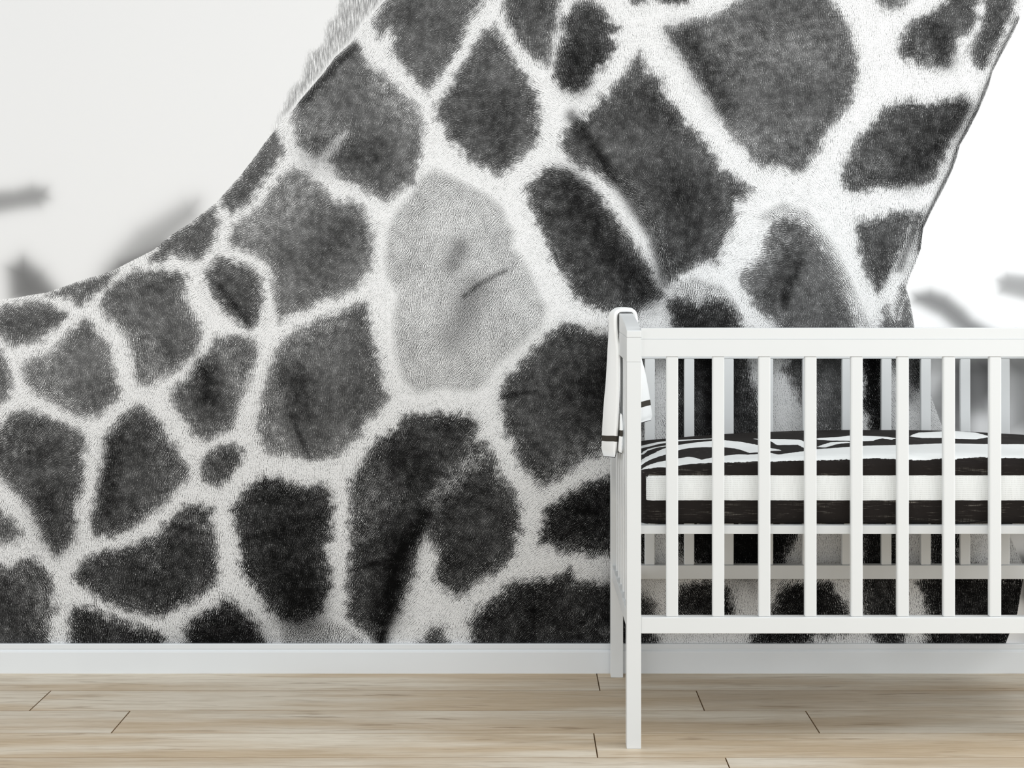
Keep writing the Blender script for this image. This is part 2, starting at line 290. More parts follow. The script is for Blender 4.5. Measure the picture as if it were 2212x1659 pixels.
# folds: (kind -1 darker / +1 lighter, strength, half width, line)
FOLDS = [
(1,.30,48,[(560,490),(640,420)]),(1,.25,30,[(500,770),(525,840)]),(1,.30,34,[(820,190),(880,250)]),(1,.22,34,[(660,290),(700,270)]),
(1,.28,36,[(90,790),(120,860)]),(1,.22,34,[(310,740),(330,800)]),(1,.22,40,[(620,760),(720,700)]),(1,.25,30,[(585,890),(600,960)]),
(1,.30,34,[(800,1040),(790,1140)]),(1,.18,60,[(1560,120),(1760,100)]),(1,.18,50,[(1700,300),(1620,300)]),(1,.2,30,[(1980,100),(2010,130)]),
(1,.25,24,[(1860,380),(1900,350)]),(1,.3,26,[(1640,560),(1690,520)]),(1,.25,30,[(1200,1010),(1290,960)]),(1,.25,22,[(1180,1180),(1290,1190)]),
(1,.2,30,[(60,1260),(90,1330)]),(1,.25,24,[(420,1115),(440,1140)]),(1,.2,30,[(340,960),(370,1020)]),(1,.2,26,[(20,950),(90,930)]),
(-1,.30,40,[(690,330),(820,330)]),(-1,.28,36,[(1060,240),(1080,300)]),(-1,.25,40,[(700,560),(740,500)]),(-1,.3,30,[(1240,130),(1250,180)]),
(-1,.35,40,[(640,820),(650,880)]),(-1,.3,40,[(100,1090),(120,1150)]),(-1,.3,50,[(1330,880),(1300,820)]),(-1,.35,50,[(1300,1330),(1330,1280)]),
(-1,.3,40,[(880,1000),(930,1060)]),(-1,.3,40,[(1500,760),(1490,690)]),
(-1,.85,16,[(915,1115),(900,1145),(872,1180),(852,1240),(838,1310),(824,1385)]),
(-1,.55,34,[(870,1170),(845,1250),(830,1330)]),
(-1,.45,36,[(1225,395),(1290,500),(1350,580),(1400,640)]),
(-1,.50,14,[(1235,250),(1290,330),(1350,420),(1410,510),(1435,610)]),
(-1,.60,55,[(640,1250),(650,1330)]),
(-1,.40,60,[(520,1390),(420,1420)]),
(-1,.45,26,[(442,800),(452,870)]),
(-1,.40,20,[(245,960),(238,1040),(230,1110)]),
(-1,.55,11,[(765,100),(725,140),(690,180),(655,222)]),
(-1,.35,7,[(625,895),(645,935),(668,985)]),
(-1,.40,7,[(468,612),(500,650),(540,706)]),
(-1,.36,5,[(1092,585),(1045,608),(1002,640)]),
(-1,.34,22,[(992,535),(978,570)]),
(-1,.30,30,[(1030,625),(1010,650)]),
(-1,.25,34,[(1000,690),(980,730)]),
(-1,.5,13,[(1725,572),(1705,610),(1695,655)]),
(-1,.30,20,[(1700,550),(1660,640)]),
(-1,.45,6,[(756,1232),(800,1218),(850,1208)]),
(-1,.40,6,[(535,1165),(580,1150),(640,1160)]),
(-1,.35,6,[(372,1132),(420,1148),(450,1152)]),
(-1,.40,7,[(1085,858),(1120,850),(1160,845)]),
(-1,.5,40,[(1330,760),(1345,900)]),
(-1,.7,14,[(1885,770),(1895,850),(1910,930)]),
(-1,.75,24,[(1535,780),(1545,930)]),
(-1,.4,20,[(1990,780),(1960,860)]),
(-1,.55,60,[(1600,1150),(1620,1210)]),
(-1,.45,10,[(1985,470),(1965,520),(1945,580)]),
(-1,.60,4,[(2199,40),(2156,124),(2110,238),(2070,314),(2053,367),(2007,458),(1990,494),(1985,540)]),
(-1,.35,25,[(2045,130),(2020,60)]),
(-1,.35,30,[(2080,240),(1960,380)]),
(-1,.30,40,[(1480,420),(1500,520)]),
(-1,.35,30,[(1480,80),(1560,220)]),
(1,.55,5,[(1975,490),(1950,545),(1920,605),(1905,640)]),
(1,.55,6,[(748,288),(725,312),(705,335)]),
(1,.75,24,[(1030,985),(985,1030),(935,1080)]),
(1,.30,20,[(800,1090),(850,1085)]),
(1,.30,14,[(1196,80),(1192,110),(1186,150)]),
(1,.22,26,[(580,880),(600,850)]),
(1,.3,10,[(1205,70),(1225,80)]),
(1,.35,14,[(2100,80),(2085,140)]),
(1,.6,6,[(2188,30),(2144,124),(2098,238),(2056,320),(2036,380),(1996,470)]),
(1,.45,8,[(1925,780),(1932,860),(1935,930)]),
(1,.35,10,[(30,980),(70,960)]),
(1,.5,12,[(1640,780),(1636,830)]),
(1,.25,16,[(1240,1330),(1330,1380)]),
(1,.25,22,[(330,1175),(335,1215)]),
(1,.30,8,[(1850,120),(1852,90)]),
(1,.8,4,[(1955,640),(1940,690)]),
]
BODY = [(-1100,800),(-500,690),(-200,662),(0,647),(38,643),(63,638),(101,632),(142,618),(185,602),(223,592),(253,580),(278,567),(304,554),(332,540),(354,521),(375,504),(405,486),(430,466),(461,443),(476,428),(500,400),(519,380),(539,354),(560,326),(575,304),(592,284),(604,268),(611,258),(634,236),(651,213),(671,190),(697,160),(725,122),(757,94),(785,51),(816,18),(836,-4),(900,-70),(1000,-200),(1100,-420),(1180,-760),(2700,-760),(2480,-420),(2330,-200),(2235,-60),(2212,0),(2203,40),(2188,73),(2160,124),(2144,154),(2134,192),(2114,238),(2088,289),(2073,314),(2067,339),(2057,367),(2042,400),(2011,458),(1994,494),(1989,537),(1978,567),(1963,602),(1957,623),(1966,651),(1975,708),(1990,771),(2013,861),(2036,925),(2110,1030),(2186,1168),(2207,1215),(2210,1250),(2197,1326),(2168,1400),(2160,1460),(-1100,1460)]
MANE = [(575,312),(588,281),(600,255),(608,240),(618,215),(628,192),(640,180),(651,172),(656,150),(666,114),(685,104),(699,94),(702,70),(707,51),(718,40),(727,30),(730,15),(735,-10),(760,-60),(850,-200),(950,-380),(1030,-760),(1180,-760),(1100,-420),(1000,-200),(900,-70),(836,-4),(816,18),(785,51),(757,94),(725,122),(697,160),(671,190),(651,213),(634,236),(611,262),(604,290)]
# out-of-focus shapes behind the giraffe: (tone, softness, outline)
BLUR = [
(.60, 16, [(-300,430),(-60,418),(30,412),(70,402),(100,408),(104,428),(85,444),(40,450),(-60,468),(-300,520)]),
(.66, 26, [(230,575),(270,530),(300,500),(350,470),(400,440),(425,436),(425,470),(380,520),(300,590),(210,610)]),
(.40, 16, [(235,600),(262,570),(300,555),(350,530),(330,570),(250,610)]),
(.46, 22, [(20,580),(50,560),(90,590),(130,640),(60,665),(25,640)]),
(.55, 14, [(1975,636),(2010,628),(2045,640),(2080,668),(2100,690),(2140,715),(2090,725),(2060,705),(2030,680),(1975,652)]),
(.66, 12, [(2155,605),(2175,592),(2230,598),(2400,620),(2400,660),(2230,650),(2160,632)]),
(.52, 24, [(2055,780),(2150,770),(2165,850),(2130,890),(2040,900),(2020,860),(2030,830)]),
(.45, 14, [(2120,790),(2150,790),(2150,850),(2125,850)]),
(.62, 24, [(2180,780),(2400,760),(2400,980),(2190,920)]),
(.58, 20, [(2010,870),(2070,880),(2080,930),(2030,940)]),
(.62, 50, [(2120,1060),(2240,1090),(2260,1240),(2200,1460),(2600,1460),(3600,1400),(3600,1060)]),
(.40, 14, [(2205,1200),(2240,1210),(2230,1310),(2205,1290)]),
(.52, 40, [(2400,650),(2700,600),(2900,800),(2700,900),(2450,820)]),
(.58, 50, [(3000,900),(3300,820),(3600,900),(3600,1100),(3000,1080)]),
(.55, 40, [(-900,560),(-700,520),(-500,600),(-550,680),(-850,720)]),
]
HAIR = [(900,80,38),(760,250,70),(1050,220,22),(1240,100,95),(1400,150,88),(1450,300,78),(1560,300,48),(1700,200,103),(1950,250,82),(2050,300,72),(1700,430,138),(1900,420,76),(1900,550,105),(1800,600,132),(1360,450,142),(1250,500,30),(1215,250,145),(1500,600,72),(1610,560,15),(1680,540,20),(650,500,30),(560,400,40),(300,650,115),(100,750,60),(420,520,20),(1000,600,62),(1000,800,58),(700,850,80),(1200,850,55),(1000,1000,60),(600,1150,80),(300,1000,75),(100,950,40),(850,1200,62),(1150,1150,38),(1200,1300,52),(300,1250,68),(100,1350,112),(600,1370,70),(900,1330,55),(1450,1250,118),(1500,850,112),(1700,850,100),(1800,850,108),(1980,880,125),(1700,1300,65),(1900,1300,100),(2100,1200,98),(1620,120,112),(2150,80,70),(1540,700,75),(1700,680,60),(1350,620,70)]

def build_mural():
    xs = np.unique(np.r_[np.arange(-1000, -20, 10), np.arange(-20, 2236, 3.2), np.arange(2236, 3500, 10)])
    ys = np.unique(np.r_[np.arange(-730, -16, 10), np.arange(-16, 1398, 3.2), [1400]])
    GX, GY = np.meshgrid(xs, ys, indexing='ij'); N = GX.size; fx, fy = GX.ravel(), GY.ravel()
    sd = np.full(N, -60.0); dt = np.full(N, .30)
    def near(P, m):
        P = np.asarray(P); return np.nonzero((fx > P[:, 0].min() - m) & (fx < P[:, 0].max() + m) & (fy > P[:, 1].min() - m) & (fy < P[:, 1].max() + m))[0]
    # cells that carry the coat on beyond the traced part
    out = np.nonzero((fx < -40) | (fx > 2240) | (fy < -40))[0]
    seeds = []
    gy = 0
    for yy in range(-800, 1500, 135):
        for xx in range(-1100, 3600, 150):
            seeds.append((xx + (gy % 2) * 75 + random.uniform(-38, 38), yy + random.uniform(-34, 34)))
        gy += 1
    seeds = np.array(seeds); ox, oy = fx[out], fy[out]; d1 = np.full(len(out), 1e9); d2 = d1.copy(); s1 = np.zeros(len(out), int)
    for i, (a, b) in enumerate(seeds):
        d = np.hypot(ox - a, (oy - b) * 1.05)
        c = d < d1; d2 = np.where(c, d1, np.minimum(d2, d)); s1 = np.where(c, i, s1); d1 = np.where(c, d, d1)
    v = (d2 - d1) * .5 - 17
    gap = np.minimum(1, np.maximum.reduce([-40 - ox, ox - 2240, -40 - oy]) / 25)
    sd[out] = np.clip(v, -60, 60) * 1.0 - (1 - gap) * 40
    dt[out] = .24 + .10 * ((s1 * 7919) % 13) / 13
    for tone, P in PATCH:
        k = near(P, 60); s = poly_sd(fx[k], fy[k], P)
        b = s > sd[k]; dt[k] = np.where(b, tone, dt[k]); sd[k] = np.maximum(sd[k], s)
    # wide smooth tone change between patches
    gr = np.zeros(N); gt = np.full(N, .35)
    for st, tone, P in GREYS:
        k = near(P, 40); s = poly_sd(fx[k], fy[k], P); f = np.clip(s / 18 + .5, 0, 1) * st
        b = f > gr[k]; gt[k] = np.where(b, tone, gt[k]); gr[k] = np.maximum(gr[k], f)
    shade = np.zeros(N); glow = np.zeros(N)
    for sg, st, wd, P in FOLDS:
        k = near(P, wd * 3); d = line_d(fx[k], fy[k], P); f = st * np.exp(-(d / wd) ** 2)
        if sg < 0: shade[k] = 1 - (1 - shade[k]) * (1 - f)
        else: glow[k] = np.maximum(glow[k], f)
    body = np.clip(poly_sd(fx, fy, BODY), -40, 40); mane = np.clip(poly_sd(fx, fy, MANE), -30, 30)
    # sky: light grey on the left, pure white on the right
    bg = np.interp(fx, [0, 350, 700, 1100, 1700], [.915, .93, .94, .95, 1.0])
    for tone, sf, P in BLUR:
        k = near(P, sf * 2.5); s = poly_sd(fx[k], fy[k], P); f = 1 / (1 + np.exp(-s / (sf * .42)))
        bg[k] = bg[k] * (1 - f) + tone * f
    ax = np.zeros(N); ay = np.zeros(N)
    for hx, hy, a in HAIR:
        wgt = 1 / ((fx - hx) ** 2 + (fy - hy) ** 2 + 3600) ** 1.6
        ax += wgt * math.cos(math.radians(2 * a)); ay += wgt * math.sin(math.radians(2 * a))
    ang = (np.arctan2(ay, ax) / 2) % math.pi
    con = np.interp(fy, [300, 900, 1400], [.95, 1.12, 1.35]); lt = np.interp(fy, [500, 1390], [.965, .91])  # lt: wall shading toward the floor put into the print; con: stronger flecks there
    WX, WZ = px2w(GX, GY)
    me = grid_mesh('giraffe_wallpaper', np.stack([WX, np.full(GX.shape, .7062), WZ], -1))
    # polygons must face the room
    if me.polygons[0].normal.y > 0: me.flip_normals()
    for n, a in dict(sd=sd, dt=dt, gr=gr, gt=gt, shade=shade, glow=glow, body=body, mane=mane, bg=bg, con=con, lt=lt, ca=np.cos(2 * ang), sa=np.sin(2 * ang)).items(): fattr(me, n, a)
    return me

def mural_mat():
    q = NT('printed_giraffe_coat'); p = q.obj()
    sep = q.n('ShaderNodeSeparateXYZ'); q.put(sep.inputs[0], p)
    cb = q.n('ShaderNodeCombineXYZ')
    q.put(cb.inputs[0], q.math('MULTIPLY', sep.outputs[0], 1 / PS)); q.put(cb.inputs[1], q.math('MULTIPLY', sep.outputs[2], 1 / PS)); u = cb.outputs[0]
    ang = q.math('MULTIPLY', q.math('ARCTAN2', q.attr('sa'), q.attr('ca')), .5)     # hair direction, radians
    wob = q.noise(u, .012, 2, typ='2D'); ang = q.math('ADD', ang, q.math('MULTIPLY', q.math('SUBTRACT', wob, .5), 1.6))
    across = q.math('ADD', ang, math.pi / 2 if GAB_ACROSS else 0)
    nz = q.n('ShaderNodeTexNoise', noise_dimensions='2D'); q.put(nz.inputs['Vector'], u); nz.inputs['Scale'].default_value = .05; nz.inputs['Detail'].default_value = 2
    wv = q.n('ShaderNodeVectorMath', operation='MULTIPLY_ADD'); q.put(wv.inputs[0], nz.outputs['Color']); wv.inputs[1].default_value = (5.5, 5.5, 0); q.put(wv.inputs[2], u); u0 = wv.outputs[0]
    def gabor(cell, freq, an, off):
        g = q.n('ShaderNodeTexGabor', gabor_type='2D')
        mp = q.mapping(u0, (1, 1, 1), loc=(off, off * .7, 0)); q.put(g.inputs['Vector'], mp)
        g.inputs['Scale'].default_value = 1 / cell; g.inputs['Frequency'].default_value = freq
        g.inputs['Anisotropy'].default_value = an; q.put(g.inputs['Orientation'], across); return g.outputs['Value']
    g1 = gabor(8.8, 3.0, .86, 0); g2 = gabor(16, 3.3, .84, 431); g3 = gabor(5.8, 2.1, .74, 911)
    # hair signal around 0, about -1..1
    h = q.math('MULTIPLY', q.math('SUBTRACT', q.math('ADD', q.math('MULTIPLY', g1, .42), q.math('ADD', q.math('MULTIPLY', g2, .22), q.math('MULTIPLY', g3, .36))), .5), 5.6)
    grain = q.noise(u, .40, 2, .65, typ='2D'); clump = q.noise(u, .05, 4, .62, typ='2D'); big = q.noise(u, .011, 3, .55, typ='2D')
    gn = q.math('MULTIPLY', q.math('SUBTRACT', grain, .5), 3.0); cl = q.math('SUBTRACT', clump, .5); bg_ = q.math('SUBTRACT', big, .5)
    A = q.attr
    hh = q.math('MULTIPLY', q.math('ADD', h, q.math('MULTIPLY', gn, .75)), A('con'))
    # the outline of the dark coat wanders a little and breaks up into hairs
    s = q.math('ADD', A('sd'), q.math('ADD', q.math('MULTIPLY', cl, 46), q.math('MULTIPLY', bg_, 12)))
    mask = q.ss(q.math('ADD', s, q.math('MULTIPLY', hh, -7.5)), -11, 12)
    soft = q.ss(s, -30, 26)
    # dark coat: base tone with pale hair tips, most of them near its edge
    d0 = q.math('ADD', A('dt'), q.math('ADD', q.math('MULTIPLY', bg_, .22), q.math('MULTIPLY', cl, .22)))
    tips = q.math('POWER', q.math('MAXIMUM', q.math('ADD', hh, q.math('MULTIPLY', cl, 1.2)), 0.0), 1.35)
    dark = q.math('ADD', q.math('ADD', d0, q.math('MULTIPLY', q.math('SUBTRACT', A('dt'), .30), .25)), q.math('MULTIPLY', tips, q.math('MULTIPLY', q.ss(s, 50, -2, .20, .48), 1.0)))
    dark = q.math('SUBTRACT', dark, q.math('MULTIPLY', q.math('MAXIMUM', q.math('MULTIPLY', hh, -1), 0), .07))
    dark = q.math('ADD', dark, q.math('MULTIPLY', A('glow'), q.math('ADD', q.math('MULTIPLY', cl, .8), q.math('MULTIPLY_ADD', hh, .36, .30))))
    # pale coat: almost white with dark gaps between the hairs
    gaps = q.math('POWER', q.math('MAXIMUM', q.math('ADD', q.math('MULTIPLY', hh, -1), q.math('MULTIPLY', cl, -.8)), 0), 1.1)
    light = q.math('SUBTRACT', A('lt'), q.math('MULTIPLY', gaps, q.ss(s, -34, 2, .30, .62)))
    gs = q.math('MULTIPLY', A('gr'), q.math('ADD', .78, q.math('ADD', q.math('MULTIPLY', hh, -1.7), q.math('ADD', q.math('MULTIPLY', cl, 1.3), q.math('MULTIPLY', bg_, 1.1)))), clamp=True)
    light = q.mixf(gs, light, A('gt'))
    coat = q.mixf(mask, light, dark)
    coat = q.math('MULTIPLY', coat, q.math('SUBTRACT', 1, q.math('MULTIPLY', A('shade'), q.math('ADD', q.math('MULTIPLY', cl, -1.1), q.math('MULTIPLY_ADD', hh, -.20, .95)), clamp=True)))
    # rim of the body against the sky
    bm_ = q.ss(q.math('ADD', A('body'), q.math('MULTIPLY', gn, .8)), -.9, .9)
    t = q.mixf(bm_, A('bg'), coat)
    # mane: ragged standing hair
    mp = q.mapping(u, (.42, .045, 1), rot=(0, 0, math.radians(20)))
    bristle = q.noise(mp, 1.0, 3, .6, typ='2D'); bz = q.math('SUBTRACT', bristle, .5)
    mm = q.ss(q.math('ADD', A('mane'), q.math('MULTIPLY', bz, 44)), -4, 5)
    mane = q.math('ADD', .74, q.math('ADD', q.math('MULTIPLY', bz, 1.0), q.math('MULTIPLY', hh, .05)))
    mane = q.math('ADD', mane, q.ss(A('body'), -14, 0, 0, .10))
    outb = q.math('MULTIPLY', q.ss(A('body'), 1, -1), mm)
    t = q.mixf(outb, t, mane)
    t = q.math('MAXIMUM', q.math('MINIMUM', t, 1.0), .02)
    linv = q.math('MULTIPLY', q.math('POWER', t, 2.25), .90)
    q.put(q.b.inputs['Base Color'], q.grey(linv)); q.b.inputs['Roughness'].default_value = .75; q.b.inputs['Specular IOR Level'].default_value = .08
    return q.m
GAB_ACROSS = True
mural = link('giraffe_wallpaper', build_mural(), mural_mat())
tag(mural, 'black and white close-up giraffe photo wallpaper covering the wall above the baseboard', 'wall mural')

# ------------------------------------------------------------ crib
crib = empty('crib', (.95, .344, 0))
tag(crib, 'white wooden slatted crib standing against the giraffe wall', 'crib')
ORG = (.95, .344, 0)
CX0, CX1 = .236, 1.764; CX1 = .267 + 1.2334 + .031
LW, LD = .031, .040; YB0, YB1 = .648, .688
Z_LEG, Z_SEAM = .836, .889
def cbox(name, *e, bev=.0015, seg=2, lab=None, parent=crib):
    o = link(name, box_mesh(name, *e, bev=bev, seg=seg, org=ORG), M_CRIB, parent)
    if lab: o['label'] = lab
    return o
for xa in (CX0, CX1 - LW):
    for ya in (0, YB0):
        cbox('leg', xa, xa + LW, ya, ya + LD, 0, Z_LEG - .0001, bev=.0012)
# upper end rails (their end grain shows at the front) with arched caps
cy = [0, .012, .038, .075, .113, .150, .187, .235, .286, .344]
cz = [.9035, .9062, .9115, .9162, .920, .9232, .926, .9292, .932, .9332]
def capz(y):
    y = y if y <= .344 else .688 - y
    return float(np.interp(y, cy, cz))
for xa in (CX0, CX1 - LW):
    cbox('end_top_rail', xa, xa + LW, 0, YB1, Z_LEG + .0001, Z_SEAM - .0001, bev=.0005)
    prof = [(0, Z_SEAM + .0001)] + [(y, capz(y)) for y in cy] + [(.688 - y, capz(y)) for y in cy[-2::-1]] + [(YB1, Z_SEAM + .0001)]
    link('end_cap', prism_x('end_cap', prof, xa, xa + LW, bev=.001, org=ORG), M_CRIB, crib)
    cbox('end_bottom_rail', xa + .003, xa + .028, LD, YB0, .249, .284)
    me = None
    for j in range(6):
        y = .1054 + .0904 * j
        cbox('slat', xa + .0085, xa + .0225, y, y + .026, .284, Z_LEG, bev=.003, seg=3)
IX0, IX1 = CX0 + LW, CX1 - LW
# long sides
tr = cbox('top_rail', IX0, IX1, .003, .027, .8478, .8850, bev=.0005)
cbox('rail_cap', IX0, IX1, .0045, .0285, .8851, .9092, bev=.0010)
cbox('bottom_rail', IX0, IX1, .0015, .030, .249, .284)
cbox('top_rail', IX0, IX1, YB0 + .003, YB0 + .030, .806, .872, bev=.002)
cbox('bottom_rail', IX0, IX1, YB0, YB0 + .030, .249, .284)
sl_f = box_mesh('slat', -.0128, .0128, .0045, .022, .284, .8478, bev=.0035, seg=3, org=(0, ORG[1], 0))
sl_b = box_mesh('slat', -.0128, .0128, YB0 + .004, YB0 + .020, .284, .806, bev=.003, seg=3, org=(0, ORG[1], 0))
for j in range(12):
    cx = .3222 + .0126 + .09986 * j
    for me in (sl_f, sl_b):
        o = link('slat', me, M_CRIB, crib); o.location.x = cx - ORG[0]
# mattress support
cbox('support_rail', IX0, IX1, .032, .052, .4592, .4780)
cbox('support_rail', IX0, IX1, .624, .644, .4592, .4780)
for xa in (IX0 + .0, IX1 - .02): cbox('support_rail', xa, xa + .02, .052, .624, .4592, .4780)
for j in range(13):
    cx = IX0 + .06 + j * .0925
    cbox('support_slat', cx - .02, cx + .02, .052, .624, .468, .4775)

# ------------------------------------------------------------ mattress in zebra sheet
X0, X1, YF, YB = .2715, 1.4955, .046, .644
def ztop(x):
    t = min(max((x - X0) / (X1 - X0), 0), 1); return .597 + .035 * math.sin(math.pi * t) ** .7 if 0 < t < 1 else .597
def section(x):
    zt = ztop(x); e = min(x - X0, X1 - x); R = .028
    ins = 0 if e >= R else R - math.sqrt(max(0, R * R - (R - e) ** 2))
    zt -= .55 * ins; yf = YF + ins; yb = YB - ins; zb = .4785
    P = [(yf + .010, zb), (yf + .003, zb + .006), (yf, zb + .02)]
    for k in range(1, 18): P.append((yf - .002 * math.sin(math.pi * k / 18), zb + .02 + (zt - .03 - zb - .02) * k / 18))
    for k in range(9):
        a = math.pi / 2 * k / 8; P.append((yf + .034 * (1 - math.cos(a)), zt - .03 + .028 * math.sin(a)))
    n = 90; ya = yf + .034; yz = yb - .03
    for k in range(1, n + 1): P.append((ya + (yz - ya) * k / n, zt - .002 + .002 * math.sin(math.pi * k / n)))
    for k in range(1, 9):
        a = math.pi / 2 * k / 8; P.append((yz + .03 * math.sin(a), zt - .002 - .028 * (1 - math.cos(a))))
    for k in range(1, 7): P.append((yb, zt - .03 + (zb - zt + .03) * k / 6))
    return P
ex = np.array([0, .0008, .003, .006, .01, .015, .021, .028])
us = np.r_[X0 + ex, np.linspace(X0 + .034, X1 - .034, 290), (X1 - ex)[::-1]]
SEC = [np.array(section(x)) for x in us]
arc = np.array([np.r_[0, np.cumsum(np.hypot(*np.diff(s, axis=0).T))] for s in SEC])
SY = np.array([s[:, 0] for s in SEC]); SZ = np.array([s[:, 1] for s in SEC]); UX = np.repeat(us[:, None], SY.shape[1], 1)
PX_, PS_ = UX.copy(), arc.copy()
# soft puckers of the fitted sheet
ph = 24 * UX + 3 * np.sin(7 * UX)
amp = .0016 * np.exp(-((arc - .03) / .03) ** 2) + .0012 * np.exp(-((arc - .15) / .05) ** 2)
SY = SY + amp * np.sin(3.1 * ph) * (arc < .4)
SZ = SZ + .0014 * np.sin(19 * UX + 9 * arc) * np.sin(23 * arc + 4 * UX) * np.exp(-((arc - .45) / .25) ** 2)
# central line loops closed underneath
zeb = [[(0.2757,0.1531),(0.2884,0.135),(0.3066,0.1386),(0.327,0.1345),(0.3535,0.1375),(0.3768,0.1452),(0.4283,0.1445),(0.4796,0.1429),(0.5291,0.144),(0.5552,0.143),(0.6312,0.1449),(0.7314,0.1467),(0.7581,0.1491),(0.7865,0.15),(0.8323,0.148),(0.8845,0.1444),(0.9334,0.1487),(0.9612,0.1479),(1.0056,0.1535),(1.037,0.1525),(1.1117,0.1524),(1.2021,0.1518),(1.2967,0.4507),(1.1835,0.3993),(1.1001,0.3865),(0.9872,0.3723),(0.9037,0.3503),(0.8732,0.3401),(0.79,0.314),(0.7606,0.3034),(0.6797,0.2787),(0.6468,0.2431),(0.5802,0.2047),(0.5687,0.239),(0.5409,0.2317),(0.5152,0.2324),(0.4973,0.2496),(0.4653,0.237),(0.4362,0.2168),(0.4088,0.1904),(0.3982,0.2377),(0.3877,0.2574),(0.3625,0.2436),(0.3345,0.224),(0.3124,0.2115),(0.292,0.1853),(0.2756,0.1638)],
[(0.2829,0.2838),(0.304,0.3427),(0.327,0.3986),(0.3539,0.4562),(0.3871,0.5093),(0.4236,0.5263),(0.471,0.5333),(0.4995,0.5308),(0.532,0.48),(0.5646,0.4058),(0.5826,0.336),(0.5987,0.2701),(0.5733,0.2708),(0.5449,0.2612),(0.5245,0.2599),(0.5124,0.3245),(0.4998,0.3624),(0.4833,0.3913),(0.4357,0.4131),(0.4023,0.4091),(0.3759,0.3852),(0.3439,0.3361),(0.3188,0.2933),(0.2975,0.2545),(0.2788,0.2158)],
[(0.3028,0.5758),(0.345,0.6125),(0.3683,0.6202),(0.397,0.6238),(0.436,0.6172),(0.4787,0.6038),(0.4765,0.5836),(0.433,0.5865),(0.3939,0.5905),(0.3649,0.5808),(0.3414,0.5678),(0.2982,0.511)],
[(0.2909,0.4053),(0.3122,0.4752),(0.3369,0.5102),(0.3605,0.5278),(0.3586,0.5049),(0.3348,0.4832),(0.3094,0.4363),(0.2882,0.3621)],
[(0.567,0.5463),(0.6466,0.513),(0.6733,0.4937),(0.6767,0.4336),(0.6857,0.3515),(0.6545,0.2969),(0.6508,0.3745),(0.6244,0.3837),(0.6043,0.3903),(0.6018,0.4703)],
[(0.718,0.5106),(0.7752,0.5216),(0.81,0.5646),(0.8364,0.5503),(0.8889,0.5131),(0.9002,0.4728),(0.8798,0.4361),(0.8642,0.4684),(0.834,0.422),(0.8106,0.4189),(0.7405,0.4506),(0.7125,0.4783)],
[(0.6855,0.3188),(0.7318,0.4015),(0.7695,0.4132),(0.7767,0.3884),(0.7371,0.3534),(0.7004,0.3016)],
[(0.9441,0.531),(0.9897,0.6378),(1.0646,0.6907),(1.1017,0.7106),(1.1437,0.6804),(1.1546,0.587),(1.0936,0.4899),(1.0469,0.4923),(1.0192,0.5041),(0.9645,0.4956)]]
sdz = np.full(UX.shape, -1.0)
for P in zeb: sdz = np.maximum(sdz, poly_sd(PX_ * 1.0, PS_ * 1.0, P) * 1.0)
# band of plain white across the front face, short of the corners
fb = np.minimum(np.minimum(PS_ - .0563, .1104 - PS_), np.minimum(UX - (X0 + .010), X1 - .010 - UX))
sdz = np.maximum(sdz, fb)
# the same print runs on round the back edge
P3 = np.stack([UX, SY, SZ], -1)
me = grid_mesh('crib_mattress', P3, closed_v=True)
fattr(me, 'white', sdz); fattr(me, 'front', np.clip((.135 - PS_) / .01, 0, 1)); fattr(me, 'arc', PS_)
bm = bmesh.new(); bm.from_mesh(me); bm.verts.ensure_lookup_table(); nv = P3.shape[1]
bm.faces.new([bm.verts[i] for i in range(nv)]); bm.faces.new([bm.verts[(len(us) - 1) * nv + i] for i in range(nv)][::-1])
bmesh.ops.recalc_face_normals(bm, faces=bm.faces[:]); bm.to_mesh(me); bm.free()
def sheet_mat():
    q = NT('zebra_cotton'); p = q.obj()
    wh = q.attr('white'); fr = q.attr('front'); arcv = q.attr('arc')
    jag = q.noise(q.mapping(p, (60, 60, 200)), 1, 3); jag2 = q.noise(q.mapping(p, (160, 30, 500)), 1, 2)
    amp = q.mixf(fr, .012, .0016)
    s = q.math('ADD', wh, q.math('MULTIPLY', q.math('SUBTRACT', q.math('MULTIPLY_ADD', jag2, .5, q.math('MULTIPLY', jag, .5)), .5), amp))
    mask = q.ss(s, -.0006, .0006)
    thr = q.noise(q.mapping(p, (26, 60, 900)), 1, 3, .6); big = q.noise(q.mapping(p, (9, 9, 60), loc=(0, 0, 3)), 1, 2)
    thv = q.noise(q.mapping(p, (700, 60, 50)), 1, 2)
    fl = q.ss(q.math('ADD', thr, q.math('MULTIPLY', q.math('SUBTRACT', big, .5), .6)), .60, .78)
    fl = q.math('MULTIPLY', fl, q.ss(thv, .3, .62))
    black = q.mixc(q.math('MULTIPLY', fl, q.mixf(fr, .12, .42)), lin((32, 28, 26)), lin((190, 184, 172)))
    lines = q.n('ShaderNodeTexWave', wave_type='BANDS', bands_direction='Z', wave_profile='SIN'); q.put(lines.inputs['Vector'], p)
    lines.inputs['Scale'].default_value = 72; lines.inputs['Distortion'].default_value = .8; lines.inputs['Detail'].default_value = 2
    wv = q.noise(q.mapping(p, (700, 700, 30)), 1, 2)
    gr = q.math('MULTIPLY', q.ss(lines.outputs[0], .72, 1.0), q.ss(wv, .35, .6))
    gr = q.math('MULTIPLY', gr, q.mixf(fr, .06, .55))
    white = q.mixc(gr, lin((240, 242, 241)), lin((168, 168, 166)))
    col = q.mixc(mask, black, white)
    q.put(q.b.inputs['Base Color'], col); q.b.inputs['Roughness'].default_value = .8; q.b.inputs['Specular IOR Level'].default_value = .15
    bp = q.n('ShaderNodeBump'); bp.inputs['Strength'].default_value = .15; bp.inputs['Distance'].default_value = .001
    q.put(bp.inputs['Height'], q.noise(p, 350, 3)); q.put(q.b.inputs['Normal'], bp.outputs[0])
    return q.m
